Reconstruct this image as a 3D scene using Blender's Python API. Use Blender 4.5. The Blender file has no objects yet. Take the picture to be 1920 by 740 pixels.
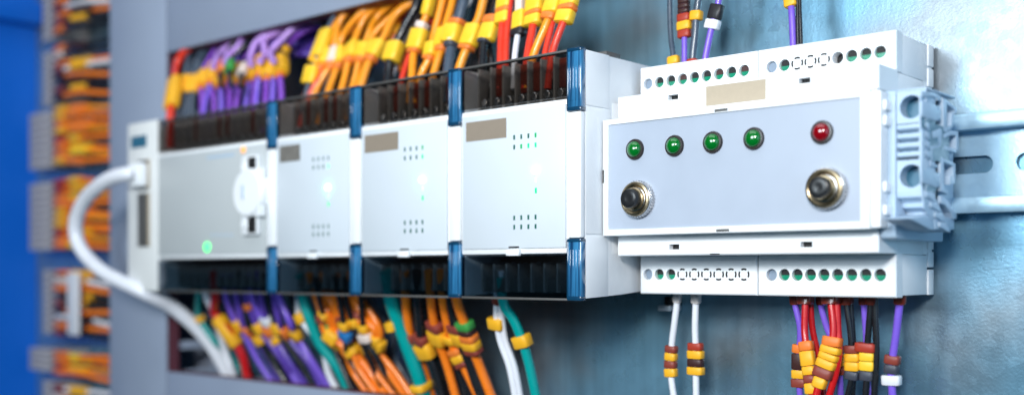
import bpy, bmesh, math, random
from mathutils import Vector, Matrix
random.seed(7)
S = bpy.context.scene
C = S.collection
# ------------------------------------------------------------------ camera frame (all model lengths in mm)
FPX, HY = 2020.0, 509.0
TH = math.radians(41.5); SN, CS = math.sin(TH), math.cos(TH)
OFF = Vector((0.0, -396.5, 1200.0))          # camera sits 396 mm in front of the plate, 1.2 m up
def W(v): return Vector(((v[0]+OFF.x)*.001, (v[1]+OFF.y)*.001, (v[2]+OFF.z)*.001))
def P(px, py, Y):                             # point seen at photo pixel px,py standing at depth Y
    u = (px-960)/FPX; dx = -SN+CS*u; dy = CS+SN*u; t = Y/dy
    return Vector((dx*t, Y, (HY-py)*t/FPX))
def PX(px, py, X):                            # the same on a plane of constant X
    u = (px-960)/FPX; dx = -SN+CS*u; dy = CS+SN*u; t = X/dx
    return Vector((X, dy*t, (HY-py)*t/FPX))

cam = bpy.data.cameras.new('camera'); camo = bpy.data.objects.new('camera', cam); C.objects.link(camo)
camo.location = W((0, 0, 0)); camo.rotation_euler = (math.radians(90), 0, TH)
cam.sensor_width = 36; cam.lens = 36*FPX/1920; cam.shift_y = (HY-370)/1920
cam.clip_start = .01; cam.clip_end = 20
cam.dof.use_dof = True; cam.dof.focus_distance = .407; cam.dof.aperture_fstop = 4.8
S.camera = camo

# world: a dim studio surround, cool to the right and below, dull warm to the left front
w = bpy.data.worlds.new('World'); S.world = w; w.use_nodes = True
nt = w.node_tree; nt.nodes.clear()
tc = nt.nodes.new('ShaderNodeTexCoord'); sx = nt.nodes.new('ShaderNodeSeparateXYZ')
nt.links.new(tc.outputs['Generated'], sx.inputs[0])
rx = nt.nodes.new('ShaderNodeValToRGB'); mx = nt.nodes.new('ShaderNodeMapRange')
mx.inputs[1].default_value = -1; mx.inputs[2].default_value = 1
nt.links.new(sx.outputs[0], mx.inputs[0]); nt.links.new(mx.outputs[0], rx.inputs[0])
e = rx.color_ramp.elements
e[0].position = 0; e[0].color = (.05, .045, .05, 1); e[1].position = 1; e[1].color = (.08, .35, .75, 1)
for pos, col in ((.12, (.12, .10, .11, 1)), (.22, (.26, .22, .21, 1)), (.30, (.34, .36, .36, 1)), (.38, (.42, .62, .80, 1)), (.5, (.30, .52, .75, 1))):
    k = e.new(pos); k.color = col
mz = nt.nodes.new('ShaderNodeMapRange'); mz.inputs[1].default_value = -.22; mz.inputs[2].default_value = .12
nt.links.new(sx.outputs[2], mz.inputs[0])
mix = nt.nodes.new('ShaderNodeMix'); mix.data_type = 'RGBA'
mix.inputs[6].default_value = (.05, .16, .22, 1)
nt.links.new(mz.outputs[0], mix.inputs[0]); nt.links.new(rx.outputs[0], mix.inputs[7])
bg = nt.nodes.new('ShaderNodeBackground'); bg.inputs[1].default_value = .22
out = nt.nodes.new('ShaderNodeOutputWorld')
nt.links.new(mix.outputs[2], bg.inputs[0]); nt.links.new(bg.outputs[0], out.inputs[0])

def area(name, pos, target, sx_, sy_, power, col):
    l = bpy.data.lights.new(name, 'AREA'); l.shape = 'RECTANGLE'; l.size = sx_; l.size_y = sy_
    l.energy = power; l.color = col
    o = bpy.data.objects.new(name, l); C.objects.link(o); o.location = W(pos)
    o.rotation_euler = (W(target)-W(pos)).to_track_quat('-Z', 'Y').to_euler()
    return o
area('key_softbox', (90, -330, 240), (-230, 345, 37), .13, .13, 4.5, (1.0, .985, .96))
area('left_softbox', (-285, -320, 180), (-230, 345, 37), .26, .20, 2.9, (.80, .92, 1.0))
area('top_softbox', (-330, 60, 700), (-330, 360, 40), .8, .4, 1.9, (.90, .95, 1.0))
area('blue_fill', (420, 60, 120), (-160, 360, 30), .5, .5, 1.0, (.45, .72, 1.0))

S.view_settings.view_transform = 'Standard'; S.view_settings.look = 'None'
S.view_settings.exposure = .22; S.view_settings.gamma = 1
S.cycles.use_denoising = True
try: S.cycles.denoiser = 'OPENIMAGEDENOISE'
except Exception: pass
S.cycles.transparent_max_bounces = 16; S.cycles.max_bounces = 10
S.cycles.sample_clamp_indirect = 6

# ------------------------------------------------------------------ materials
def mat(name, col, rough=.45, metal=0, noise=.0, nscale=300, bump=0, bscale=900, coat=0, trans=0, emit=None, estr=0, spec=.5, ior=1.45, alpha=1, sss=0):
    m = bpy.data.materials.new(name); m.use_nodes = True
    n = m.node_tree; b = n.nodes['Principled BSDF']
    b.inputs['Base Color'].default_value = (*col, 1); b.inputs['Roughness'].default_value = rough
    b.inputs['Metallic'].default_value = metal; b.inputs['Coat Weight'].default_value = coat
    b.inputs['Coat Roughness'].default_value = .08
    b.inputs['Transmission Weight'].default_value = trans; b.inputs['IOR'].default_value = ior
    b.inputs['Specular IOR Level'].default_value = spec; b.inputs['Alpha'].default_value = alpha
    if sss:
        b.inputs['Subsurface Weight'].default_value = sss; b.inputs['Subsurface Radius'].default_value = (.0012, .0012, .0014)
        b.inputs['Subsurface Scale'].default_value = 1
    if emit: b.inputs['Emission Color'].default_value = (*emit, 1); b.inputs['Emission Strength'].default_value = estr
    tcn = n.nodes.new('ShaderNodeTexCoord')
    if noise:
        t = n.nodes.new('ShaderNodeTexNoise'); t.inputs['Scale'].default_value = nscale; t.inputs['Detail'].default_value = 5
        n.links.new(tcn.outputs['Object'], t.inputs['Vector'])
        r = n.nodes.new('ShaderNodeMapRange'); r.inputs[3].default_value = 1-noise; r.inputs[4].default_value = 1+noise
        n.links.new(t.outputs[0], r.inputs[0])
        v = n.nodes.new('ShaderNodeVectorMath'); v.operation = 'SCALE'; v.inputs[0].default_value = col
        n.links.new(r.outputs[0], v.inputs['Scale']); n.links.new(v.outputs[0], b.inputs['Base Color'])
        rr = n.nodes.new('ShaderNodeMapRange'); rr.inputs[3].default_value = max(.02, rough-.12); rr.inputs[4].default_value = min(1, rough+.12)
        n.links.new(t.outputs[0], rr.inputs[0]); n.links.new(rr.outputs[0], b.inputs['Roughness'])
    if bump:
        t = n.nodes.new('ShaderNodeTexNoise'); t.inputs['Scale'].default_value = bscale; t.inputs['Detail'].default_value = 3
        n.links.new(tcn.outputs['Object'], t.inputs['Vector'])
        bp = n.nodes.new('ShaderNodeBump'); bp.inputs['Strength'].default_value = bump; bp.inputs['Distance'].default_value = .0003
        n.links.new(t.outputs[0], bp.inputs['Height']); n.links.new(bp.outputs[0], b.inputs['Normal'])
    return m
M = {}
M['white'] = mat('white_plastic', (.80, .82, .84), .40, noise=.045, nscale=70, bump=.08, bscale=2500)
M['block_grey'] = mat('warm_grey_polyamide', (.47, .43, .41), .5, noise=.06)
M['offwhite'] = mat('offwhite_plastic', (.70, .71, .70), .5, noise=.03, nscale=80, bump=.08, bscale=2500)
M['label'] = mat('pale_grey_film', (.58, .63, .68), .38, noise=.02, nscale=60)
M['cpu_label'] = mat('warm_grey_film', (.47, .50, .51), .42, noise=.03, nscale=60)
M['panel'] = mat('brushed_grey_film', (.37, .42, .505), .36, noise=.04, nscale=90, bump=.05, bscale=1500)
M['grey'] = mat('grey_plastic', (.40, .52, .65), .45, noise=.03, nscale=90, bump=.08, bscale=2500)
M['duct'] = mat('duct_pvc', (.29, .34, .44), .5, noise=.05, nscale=30)
M['duct_edge'] = mat('duct_lip', (.12, .035, .05), .5, noise=.05)
M['black'] = mat('black_plastic', (.012, .013, .015), .3, noise=.1)
M['dark'] = mat('dark_slot', (.01, .01, .011), .6, noise=.1)
M['interior'] = mat('dark_terminal_plastic', (.09, .088, .085), .4, noise=.1)
M['divider'] = mat('smoky_divider', (.30, .29, .28), .3, noise=.1)
M['brown_tag'] = mat('taupe_label', (.25, .205, .16), .5, noise=.06, nscale=400)
M['dark_tag'] = mat('mottled_grey_label', (.16, .15, .135), .5, noise=.45, nscale=260)
M['beige_tag'] = mat('beige_label', (.42, .35, .26), .55, noise=.07, nscale=500)
M['brass'] = mat('brass', (.38, .30, .19), .3, metal=1, noise=.08)
M['chrome'] = mat('nickel', (.60, .59, .58), .22, metal=1, noise=.05)
M['steel'] = mat('steel_screw', (.60, .62, .65), .3, metal=1, noise=.08)
M['green_screw'] = mat('green_terminal', (.0, .22, .12), .25, noise=.1, coat=.5)
M['greyscrew'] = mat('grey_terminal', (.22, .28, .36), .35, noise=.06)
M['dkblue'] = mat('dark_blue_badge_and_shade', (.03, .13, .21), .35, noise=.1)  # badge blue; on the end terminal it paints in the recess shade
M['lamp_green'] = mat('green_lens', (.0, .13, .012), .08, noise=.05, coat=1)
M['lamp_red'] = mat('red_lens', (.21, .0, .004), .08, noise=.05, coat=1)
M['bezel'] = mat('dark_bezel', (.03, .024, .022), .25, noise=.1)
M['ferrule_red'] = mat('red_brown_ferrule', (.17, .025, .012), .3, noise=.1, coat=.3)
M['ferrule_white'] = mat('pale_ferrule', (.55, .50, .48), .4, noise=.05)
M['blue_clear'] = mat('blue_clear_plastic', (.025, .17, .36), .12, noise=.25, nscale=250, coat=1)
def streaky(m):
    n = m.node_tree; b = n.nodes['Principled BSDF']; tcn = n.nodes.new('ShaderNodeTexCoord'); mp = n.nodes.new('ShaderNodeMapping')
    mp.inputs['Scale'].default_value = (900, 300, 28); t = n.nodes.new('ShaderNodeTexNoise'); t.inputs['Scale'].default_value = 1; t.inputs['Detail'].default_value = 3
    r = n.nodes.new('ShaderNodeValToRGB'); r.color_ramp.elements[0].position = .36; r.color_ramp.elements[0].color = (.004, .035, .10, 1); r.color_ramp.elements[1].position = .68; r.color_ramp.elements[1].color = (.035, .20, .40, 1)
    n.links.new(tcn.outputs['Object'], mp.inputs[0]); n.links.new(mp.outputs[0], t.inputs['Vector']); n.links.new(t.outputs[0], r.inputs[0]); n.links.new(r.outputs[0], b.inputs['Base Color'])
streaky(M['blue_clear'])
M['blue_edge'] = mat('deep_blue_clear_edge', (.004, .04, .09), .1, noise=.1, coat=1)
M['wall_blue'] = mat('blue_lit_cabinet_wall', (.003, .13, .60), .42, noise=.05)  # blue light on the cabinet side, put into the wall colour
M['led_on'] = mat('led_lit', (.5, 1, .7), .3, emit=(.12, 1.0, .22), estr=9)
M['led_halo'] = mat('led_lens_lit', (.2, .9, .45), .3, emit=(.25, 1.0, .5), estr=2.6)
M['led_dim'] = mat('led_green_lit', (.0, .5, .16), .3, emit=(.0, .8, .25), estr=.75)
M['led_mid'] = mat('led_green_weak', (.0, .3, .10), .3, emit=(.0, .5, .12), estr=.25)
M['led_off'] = mat('led_green_off', (.01, .10, .075), .4, noise=.05)
M['led_amber'] = mat('led_amber_lit', (.9, .4, .1), .3, emit=(1, .38, .08), estr=.6)
M['led_run'] = mat('led_run_lit', (.1, .9, .2), .3, emit=(.06, 1, .22), estr=1.6)
WIRE = {'orange': (.86, .20, .012), 'amber': (.86, .30, .015), 'red': (.52, .008, .01), 'brightred': (.72, .045, .02), 'black': (.010, .012, .015), 'purple': (.19, .10, .60),
        'deeppurple': (.10, .05, .36), 'violet': (.22, .06, .50), 'lilac': (.50, .28, .72), 'teal': (.0, .29, .27), 'white': (.74, .75, .80), 'greyblack': (.06, .085, .12), 'navy': (.02, .04, .2), 'darkred': (.2, .008, .012)}
for k, c in WIRE.items(): M['wire_'+k] = mat(k+'_wire_pvc', c, .28, noise=.06, nscale=150, coat=.25)
TAG = {'yellow': (.86, .43, .02), 'lemon': (.90, .55, .03), 'orange': (.80, .20, .03), 'maroon': (.24, .045, .03), 'red': (.38, .04, .02), 'black': (.016, .014, .017), 'white': (.72, .73, .76), 'green': (.05, .30, .06), 'dark': (.05, .018, .016), 'slate': (.05, .055, .075), 'blue': (.02, .16, .42), 'pinkwhite': (.75, .62, .55)}
for k, c in TAG.items(): M['tag_'+k] = mat(k+'_marker_plastic', c, .42, noise=.07, nscale=500, bump=.1, bscale=1500)

# clear smoky cover: tinted transparency with a real surface gloss
def smoky(name, tint, rough=.08):
    m = bpy.data.materials.new(name); m.use_nodes = True; n = m.node_tree; n.nodes.clear()
    o = n.nodes.new('ShaderNodeOutputMaterial'); t = n.nodes.new('ShaderNodeBsdfTransparent'); g = n.nodes.new('ShaderNodeBsdfGlossy')
    f = n.nodes.new('ShaderNodeFresnel'); x = n.nodes.new('ShaderNodeMixShader')
    t.inputs[0].default_value = (*tint, 1); g.inputs['Roughness'].default_value = rough; g.inputs[0].default_value = (.8, .85, .9, 1); f.inputs[0].default_value = 1.45
    gm = n.nodes.new('ShaderNodeNewGeometry'); sb = n.nodes.new('ShaderNodeMath'); sb.operation = 'SUBTRACT'; sb.inputs[0].default_value = 1; sb.use_clamp = True
    ml = n.nodes.new('ShaderNodeMath'); ml.operation = 'MULTIPLY'
    n.links.new(gm.outputs['Backfacing'], sb.inputs[1]); n.links.new(sb.outputs[0], ml.inputs[0]); n.links.new(f.outputs[0], ml.inputs[1])
    n.links.new(ml.outputs[0], x.inputs[0]); n.links.new(t.outputs[0], x.inputs[1]); n.links.new(g.outputs[0], x.inputs[2]); n.links.new(x.outputs[0], o.inputs[0])
    return m
M['smoky'] = smoky('smoky_clear_plastic', (.54, .52, .50))
M['smoky_blue'] = smoky('smoky_blue_plastic', (.40, .47, .52))

def steel_sheet(name, col, rough, spang, metal=1.0, patch=None):
    m = mat(name, col, rough, metal=metal); n = m.node_tree; b = n.nodes['Principled BSDF']
    tcn = n.nodes.new('ShaderNodeTexCoord')
    v = n.nodes.new('ShaderNodeTexVoronoi'); v.inputs['Scale'].default_value = spang
    t = n.nodes.new('ShaderNodeTexNoise'); t.inputs['Scale'].default_value = 14; t.inputs['Detail'].default_value = 6
    t2 = n.nodes.new('ShaderNodeTexNoise'); t2.inputs['Scale'].default_value = 900; t2.inputs['Detail'].default_value = 2
    for q in (v, t, t2): n.links.new(tcn.outputs['Object'], q.inputs['Vector'])
    sp = n.nodes.new('ShaderNodeSeparateColor'); n.links.new(v.outputs['Color'], sp.inputs[0])
    a = n.nodes.new('ShaderNodeMath'); a.operation = 'MULTIPLY_ADD'; a.inputs[1].default_value = .05
    n.links.new(sp.outputs[0], a.inputs[0])
    r0 = n.nodes.new('ShaderNodeMapRange'); r0.inputs[1].default_value = .3; r0.inputs[2].default_value = .7; r0.inputs[3].default_value = rough-.1; r0.inputs[4].default_value = rough+.06
    n.links.new(t.outputs[0], r0.inputs[0]); n.links.new(r0.outputs[0], a.inputs[2]); n.links.new(a.outputs[0], b.inputs['Roughness'])
    r1 = n.nodes.new('ShaderNodeMapRange'); r1.inputs[1].default_value = .3; r1.inputs[2].default_value = .7; r1.inputs[3].default_value = .9; r1.inputs[4].default_value = 1.06
    n.links.new(t.outputs[0], r1.inputs[0])
    vm = n.nodes.new('ShaderNodeVectorMath'); vm.operation = 'SCALE'; vm.inputs[0].default_value = col
    n.links.new(r1.outputs[0], vm.inputs['Scale']); n.links.new(vm.outputs[0], b.inputs['Base Color'])
    if patch:                                     # warm patches: wire reflections painted in; fine drawn scratches in the zinc skin
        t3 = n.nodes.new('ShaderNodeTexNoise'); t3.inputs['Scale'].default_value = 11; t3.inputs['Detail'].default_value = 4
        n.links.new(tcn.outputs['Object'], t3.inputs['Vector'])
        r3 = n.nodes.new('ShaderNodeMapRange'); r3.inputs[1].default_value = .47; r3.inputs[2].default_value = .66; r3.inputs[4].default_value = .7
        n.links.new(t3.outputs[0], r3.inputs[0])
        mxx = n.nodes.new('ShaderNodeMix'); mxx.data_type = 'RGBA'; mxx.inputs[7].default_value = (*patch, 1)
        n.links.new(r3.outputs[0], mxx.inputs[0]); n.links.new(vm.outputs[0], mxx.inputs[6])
        mp = n.nodes.new('ShaderNodeMapping'); mp.inputs['Scale'].default_value = (260, 1, 9); mp.inputs['Rotation'].default_value = (0, .12, 0)
        t4 = n.nodes.new('ShaderNodeTexNoise'); t4.inputs['Scale'].default_value = 1; t4.inputs['Detail'].default_value = 4
        n.links.new(tcn.outputs['Object'], mp.inputs[0]); n.links.new(mp.outputs[0], t4.inputs['Vector'])
        r4 = n.nodes.new('ShaderNodeMapRange'); r4.inputs[1].default_value = .35; r4.inputs[2].default_value = .7; r4.inputs[3].default_value = .93; r4.inputs[4].default_value = 1.07
        n.links.new(t4.outputs[0], r4.inputs[0])
        v4 = n.nodes.new('ShaderNodeVectorMath'); v4.operation = 'SCALE'
        n.links.new(mxx.outputs[2], v4.inputs[0]); n.links.new(r4.outputs[0], v4.inputs['Scale']); n.links.new(v4.outputs[0], b.inputs['Base Color'])
    bp = n.nodes.new('ShaderNodeBump'); bp.inputs['Strength'].default_value = .2; bp.inputs['Distance'].default_value = .0002
    n.links.new(t2.outputs[0], bp.inputs['Height']); n.links.new(bp.outputs[0], b.inputs['Normal'])
    return m
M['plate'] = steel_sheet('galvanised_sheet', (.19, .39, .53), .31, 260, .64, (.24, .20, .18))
M['rail'] = steel_sheet('zinc_rail', (.40, .60, .74), .34, 700, .55)

# ------------------------------------------------------------------ mesh helpers
class MB:
    def __init__(s): s.v = []; s.f = []
    def add(s, vs, fs):
        k = len(s.v); s.v += [Vector(q) for q in vs]; s.f += [[i+k for i in q] for q in fs]; return s
    def box(s, x0, x1, y0, y1, z0, z1, b=0, seg=2):
        x0, x1 = min(x0, x1), max(x0, x1); y0, y1 = min(y0, y1), max(y0, y1); z0, z1 = min(z0, z1), max(z0, z1)
        bm = bmesh.new(); bmesh.ops.create_cube(bm, size=1)
        for q in bm.verts: q.co = Vector(((x0+x1)/2+q.co.x*(x1-x0), (y0+y1)/2+q.co.y*(y1-y0), (z0+z1)/2+q.co.z*(z1-z0)))
        if b: bmesh.ops.bevel(bm, geom=bm.edges[:], offset=b, segments=seg, affect='EDGES', profile=.5)
        return s.frombm(bm)
    def frombm(s, bm):
        bm.verts.index_update(); s.add([q.co.copy() for q in bm.verts], [[q.index for q in f.verts] for f in bm.faces]); bm.free(); return s
    def prism(s, pts, x0, x1, b=0):                # (Y,z) outline extruded along X
        bm = bmesh.new(); A = [bm.verts.new((x0, p[0], p[1])) for p in pts]; B = [bm.verts.new((x1, p[0], p[1])) for p in pts]
        bm.faces.new(A); bm.faces.new(B[::-1])
        for i in range(len(pts)): j = (i+1) % len(pts); bm.faces.new((A[j], A[i], B[i], B[j]))
        bmesh.ops.recalc_face_normals(bm, faces=bm.faces[:])
        if b: bmesh.ops.bevel(bm, geom=bm.edges[:], offset=b, segments=2, affect='EDGES', profile=.5)
        return s.frombm(bm)
    def lathe(s, c, prof, n=40, axis='y', cap=True, teeth=0, td=0):   # prof: list of (radius, offset along axis)
        c = Vector(c); vs = []; fs = []
        for r, h in prof:
            for i in range(n):
                a = 2*math.pi*i/n; q = r
                if teeth and r == max(p[0] for p in prof) and i % 2: q = r-td
                vs.append(c+(Vector((q*math.cos(a), h, q*math.sin(a))) if axis == 'y' else Vector((q*math.cos(a), q*math.sin(a), h)) if axis == 'z' else Vector((h, q*math.cos(a), q*math.sin(a)))))
        for j in range(len(prof)-1):
            for i in range(n): k = (i+1) % n; fs.append([j*n+i, j*n+k, (j+1)*n+k, (j+1)*n+i])
        if cap:
            fs.append([i for i in range(n)][::-1]); fs.append([(len(prof)-1)*n+i for i in range(n)])
        return s.add(vs, fs)
    def sweep(s, pts, prof, dirs=None):            # prof(i) -> list of (b,n) offsets
        vs = []; fs = []; n = len(pts)
        for i, p in enumerate(pts):
            T = (pts[min(i+1, n-1)]-pts[max(i-1, 0)]).normalized(); N = Vector((0, 1, 0)); N = N-T*N.dot(T)
            N = N.normalized() if N.length > 1e-4 else Vector((0, 0, 1)); B = T.cross(N)
            pr = prof(i/(n-1)); k = len(pr)
            vs += [p+B*b+N*q for b, q in pr]
        for i in range(n-1):
            for j in range(k): l = (j+1) % k; fs.append([i*k+j, i*k+l, (i+1)*k+l, (i+1)*k+j])
        fs.append(list(range(k))[::-1]); fs.append([(n-1)*k+j for j in range(k)])
        return s.add(vs, fs)
    def holes(s, x0, x1, z0, z1, Y, hs, depth):    # face looking to -Y with real holes, hs: (x,z,kind,a,b)
        hs = sorted(hs); cuts = [x0]+[(hs[i][0]+hs[i+1][0])/2 for i in range(len(hs)-1)]+[x1]
        for i, (hx, hz, kind, a, b) in enumerate(hs):
            l, r = cuts[i], cuts[i+1]
            ang = [2*math.pi*k/36 for k in range(36)]+[math.atan2(zz-hz, xx-hx) % (2*math.pi) for xx in (l, r) for zz in (z0, z1)]
            if kind == 'rect': ang += [math.atan2(sz*b, sx2*a) % (2*math.pi) for sx2 in (-1, 1) for sz in (-1, 1)]
            ang = sorted(set(round(q, 5) for q in ang)); inn = []; outp = []
            for q in ang:
                ca, sa = math.cos(q), math.sin(q)
                def proj(l_, r_, b_, t_):
                    k = 1e9
                    if ca > 1e-6: k = min(k, r_/ca)
                    if ca < -1e-6: k = min(k, -l_/ca)
                    if sa > 1e-6: k = min(k, t_/sa)
                    if sa < -1e-6: k = min(k, -b_/sa)
                    return k
                k = proj(hx-l, r-hx, hz-z0, z1-hz); outp.append((hx+ca*k, hz+sa*k))
                if kind == 'circ': inn.append((hx+ca*a, hz+sa*a))
                elif kind == 'slot': inn.append((hx+ca*b+(a-b)*(1 if ca > 1e-6 else -1 if ca < -1e-6 else 0), hz+sa*b))
                else: k = proj(a, a, b, b); inn.append((hx+ca*k, hz+sa*k))
            n = len(ang); vs = [(p[0], Y, p[1]) for p in outp]+[(p[0], Y, p[1]) for p in inn]+[(p[0], Y+depth, p[1]) for p in inn]
            fs = []
            for k in range(n):
                m_ = (k+1) % n; fs.append([k, m_, n+m_, n+k]); fs.append([n+k, n+m_, 2*n+m_, 2*n+k])
            s.add(vs, fs)
        return s
    def holed_box(s, x0, x1, z0, z1, Yf, Yb, hs, depth, ch=.5):
        s.holes(x0+ch, x1-ch, z0+ch, z1-ch, Yf, hs, depth)
        vs = [(x0+ch, Yf, z0+ch), (x1-ch, Yf, z0+ch), (x1-ch, Yf, z1-ch), (x0+ch, Yf, z1-ch), (x0, Yf+ch, z0), (x1, Yf+ch, z0), (x1, Yf+ch, z1), (x0, Yf+ch, z1), (x0, Yb, z0), (x1, Yb, z0), (x1, Yb, z1), (x0, Yb, z1)]
        fs = []
        for a in (0, 4):
            for k in range(4): j = (k+1) % 4; fs.append([a+k, a+4+k, a+4+j, a+j])
        fs.append([8, 11, 10, 9]); return s.add(vs, fs)

def thing(name, label, cat, base, group=None):
    o = bpy.data.objects.new(name, None); C.objects.link(o); o.location = W(base); o.empty_display_size = .005
    o['label'] = label; o['category'] = cat
    if group: o['group'] = group
    return o
def wloc(o):
    v = o.location.copy()
    while o.parent: o = o.parent; v += o.location
    return v
def obj(name, mb, m, parent=None, smooth=35, label=None, kind=None):
    c = Vector([(min(v[i] for v in mb.v)+max(v[i] for v in mb.v))/2 for i in range(3)]); c = W(c)
    me = bpy.data.meshes.new(name)
    bm = bmesh.new(); vv = [bm.verts.new(W(v)-c) for v in mb.v]
    for f in mb.f:
        try: bm.faces.new([vv[i] for i in f])
        except ValueError: pass
    bmesh.ops.remove_doubles(bm, verts=bm.verts[:], dist=2e-6)
    bmesh.ops.recalc_face_normals(bm, faces=bm.faces[:])
    bm.to_mesh(me); bm.free()
    if smooth:
        me.polygons.foreach_set('use_smooth', [True]*len(me.polygons)); me.set_sharp_from_angle(angle=math.radians(smooth))
    me.materials.append(M[m])
    o = bpy.data.objects.new(name, me); C.objects.link(o); o.location = c
    if parent: o.parent = parent; o.location = c-wloc(parent)
    if label: o['label'] = label
    if kind: o['kind'] = kind
    return o
def copy_tree(o, parent=None):
    c = o.copy(); C.objects.link(c); c.parent = parent
    for ch in list(o.children): copy_tree(ch, c)
    return c
B = lambda *a, **k: MB().box(*a, **k)

# ------------------------------------------------------------------ setting: steel plate, cabinet side coloured for the blue light on it
PY = 396.5
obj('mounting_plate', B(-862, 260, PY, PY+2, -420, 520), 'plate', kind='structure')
obj('cabinet_side', B(-866, -863, 280, PY+2, -420, 520), 'wall_blue', kind='structure')
# ribbed return of the cabinet side near the top left
obj('cabinet_ledge', B(-863, -850, 282, PY-.5, 196, 214, b=1.5), 'wall_blue', kind='structure')

# ------------------------------------------------------------------ grey cable ducts
DY = 352.0
def duct(label, x0, x1, z0, z1, wall, base):
    t = thing('cable_duct', label, 'cable duct', base)
    obj('lid', B(x0, x1, DY, DY+2.2, z0, z1, b=.8), 'duct', t)
    obj('back_panel', B(x0+2, x1-2, PY-2.2, PY-.2, z0+2, z1-2), 'duct', t)
    if wall == 'right':
        obj('lid_lip', B(x1-1.4, x1+.2, DY+2.3, DY+9, z0+2, z1-2), 'duct_edge', t)
        for k in range(26):
            z = z0+6+k*(z1-z0-12)/26
            obj('finger', B(x1-3, x1-1.6, DY+9.2, PY-2.4, z, z+5.2, b=.3), 'duct', t)
        obj('side_wall', B(x0+1, x0+2.4, DY+2.4, PY-2.4, z0+2, z1-2), 'duct', t)
    else:
        zz = z0 if wall == 'under' else z1
        sg = 1 if wall == 'under' else -1
        obj('lid_lip', B(x0+2, x1-2, DY+2.3, DY+9, zz-.2*sg, zz+1.4*sg), 'duct_edge', t)
        n = int((x1-x0)/13)
        for k in range(n):
            x = x0+4+k*13
            obj('finger', B(x, x+5.2, DY+9.2, PY-2.4, zz+1.6*sg, zz+3*sg, b=.3), 'duct', t)
        far = z1 if wall == 'under' else z0
        obj('side_wall', B(x0+2, x1-2, DY+2.4, PY-2.4, far-1.2*sg, far-2.6*sg), 'duct', t)
    return t
duct('upright slotted grey cable duct left of the white controllers', -662, -593.7, -180, 300, 'right', (-628, PY, -180))
duct('level slotted grey cable duct above the row of white controllers', -592, -150, 133, 205, 'under', (-380, PY, 133))
duct('level slotted grey cable duct below the row of white controllers', -592, -150, -132, -60.5, 'over', (-380, PY, -132))

# ------------------------------------------------------------------ DIN rail
t = thing('din_rail', 'zinc plated slotted mounting rail running behind the devices on the steel plate', 'mounting rail', (-300, PY, 38))
RX0, RX1 = -590, 40
hs = []
xs = P(1862, 305, 394)[0]-9
k = -6
while xs+k*25.5 < RX1-12:
    if xs+k*25.5 > RX0: hs.append((xs+k*25.5, 37.8, 'slot', 9, 3.1))
    k += 1
x0h = hs[0][0]-14
mb = MB().holes(x0h, RX1, 26.0, 49.6, 394, hs, 1.0)
mb.box(RX0, x0h, 394, 395, 26, 49.6)
obj('rail_web', mb, 'rail', t)
for a, b_, c_ in ((49.6, 50.6, 1), (25.0, 26.0, -1)):
    f = B(RX0, RX1, 388.2, 395, a, b_, b=.25)
    f.box(RX0, RX1, 387.2, 388.2, a if c_ > 0 else a-4.6, b_+4.6 if c_ > 0 else b_, b=.3)
    obj('rail_lip', f, 'rail', t)

# ------------------------------------------------------------------ expansion modules
ZB, ZT = -10.6, 85.0
PF = 325.0
def tube_y(c, r, y0, y1): return MB().lathe((c[0], 0, c[1]), [(r*.8, y0), (r, y0+.25), (r, y1)], n=20)
def terminal_zone(t, x0, x1, up, n, redset, shade):
    za, zb = (67.5, 82.0) if up else (-8.0, 6.0)
    top = 87.2 if up else zb
    inner = B(x0, x1, 343.4 if up else 350, 353 if up else 386, za-.5, top, b=.3)
    if up: inner.box(x0, x1, 353.1, 386, za-.5, 84.2, b=.3)
    obj('terminal_strip', inner, 'interior', t)
    obj('terminal_ledge', B(x0, x1, 337 if up else 340, 343.2 if up else 349.9, za-.5, za+6.0 if up else zb-8.5, b=.3), 'interior', t)
    p = (x1-x0)/n
    for k in range(n):
        xc = x0+p*(k+.5)
        obj('divider', B(x0+p*k-.45, x0+p*k+.45, 336 if up else 338, 343.3 if up else 349.9, za-.4, 86.5 if up else zb-2.5, b=.15), 'divider', t)
        sc = tube_y((xc-1, 80.5), 1.7, 341.2, 343.5) if up else tube_y((xc, zb-4), 2.2, 346.6, 350)
        o = obj('terminal_screw', sc, 'steel', t)
        if up:
            sc2 = tube_y((xc+.6, 71.6), 1.5, 334.8, 337.1)
            obj('terminal_screw', sc2, 'steel', t)
            if k in redset: obj('ferrule', B(xc-2.4, xc+2.4, 337.6, 343.3, za+6.3, 86.0, b=.9), 'ferrule_red', t)
def cover(t, x0, x1, up):
    za, zb = (67.6, 84.6) if up else (-10.2, 6.4)
    m_ = B(x0, x1, PF+.2, PF+1.5, za, zb, b=.3)
    obj('clear_cover', m_, 'smoky' if up else 'smoky_blue', t)
    if up: obj('cover_rim', B(x0, x1, PF+.1, PF+2.6, zb+.05, zb+1.0, b=.3), 'interior', t)
    else: obj('cover_rim', B(x0, x1, PF+.1, PF+2.6, za-1.0, za-.05, b=.3), 'interior', t)
def end_cap(t, x1):
    for z0, z1 in ((61.6, ZT+.6), (ZB-.3, 12.6)):
        c = MB().box(x1-6.6, x1+.1, PF-.25, PF+2.8, z0, z1, b=.5)
        for k in range(4): c.box(x1-5.6+k*1.45, x1-4.9+k*1.45, PF-.5, PF, z0+(4 if z0 > 0 else 1.5), z1-(1.5 if z0 > 0 else 4), b=.2)
        bc = obj('blue_end_cap', c, 'blue_clear', t)
        e_ = MB().box(x1-6.7, x1+.15, PF-.55, PF+2.9, z1-1.3, z1+.15, b=.4).box(x1-6.7, x1+.15, PF-.55, PF+2.9, z0-.15, z0+1.6, b=.4).box(x1-6.8, x1-6.0, PF-.5, PF+2.8, z0+.2, z1-.2, b=.3)
        obj('cap_edge', e_, 'blue_edge', bc)
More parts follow.
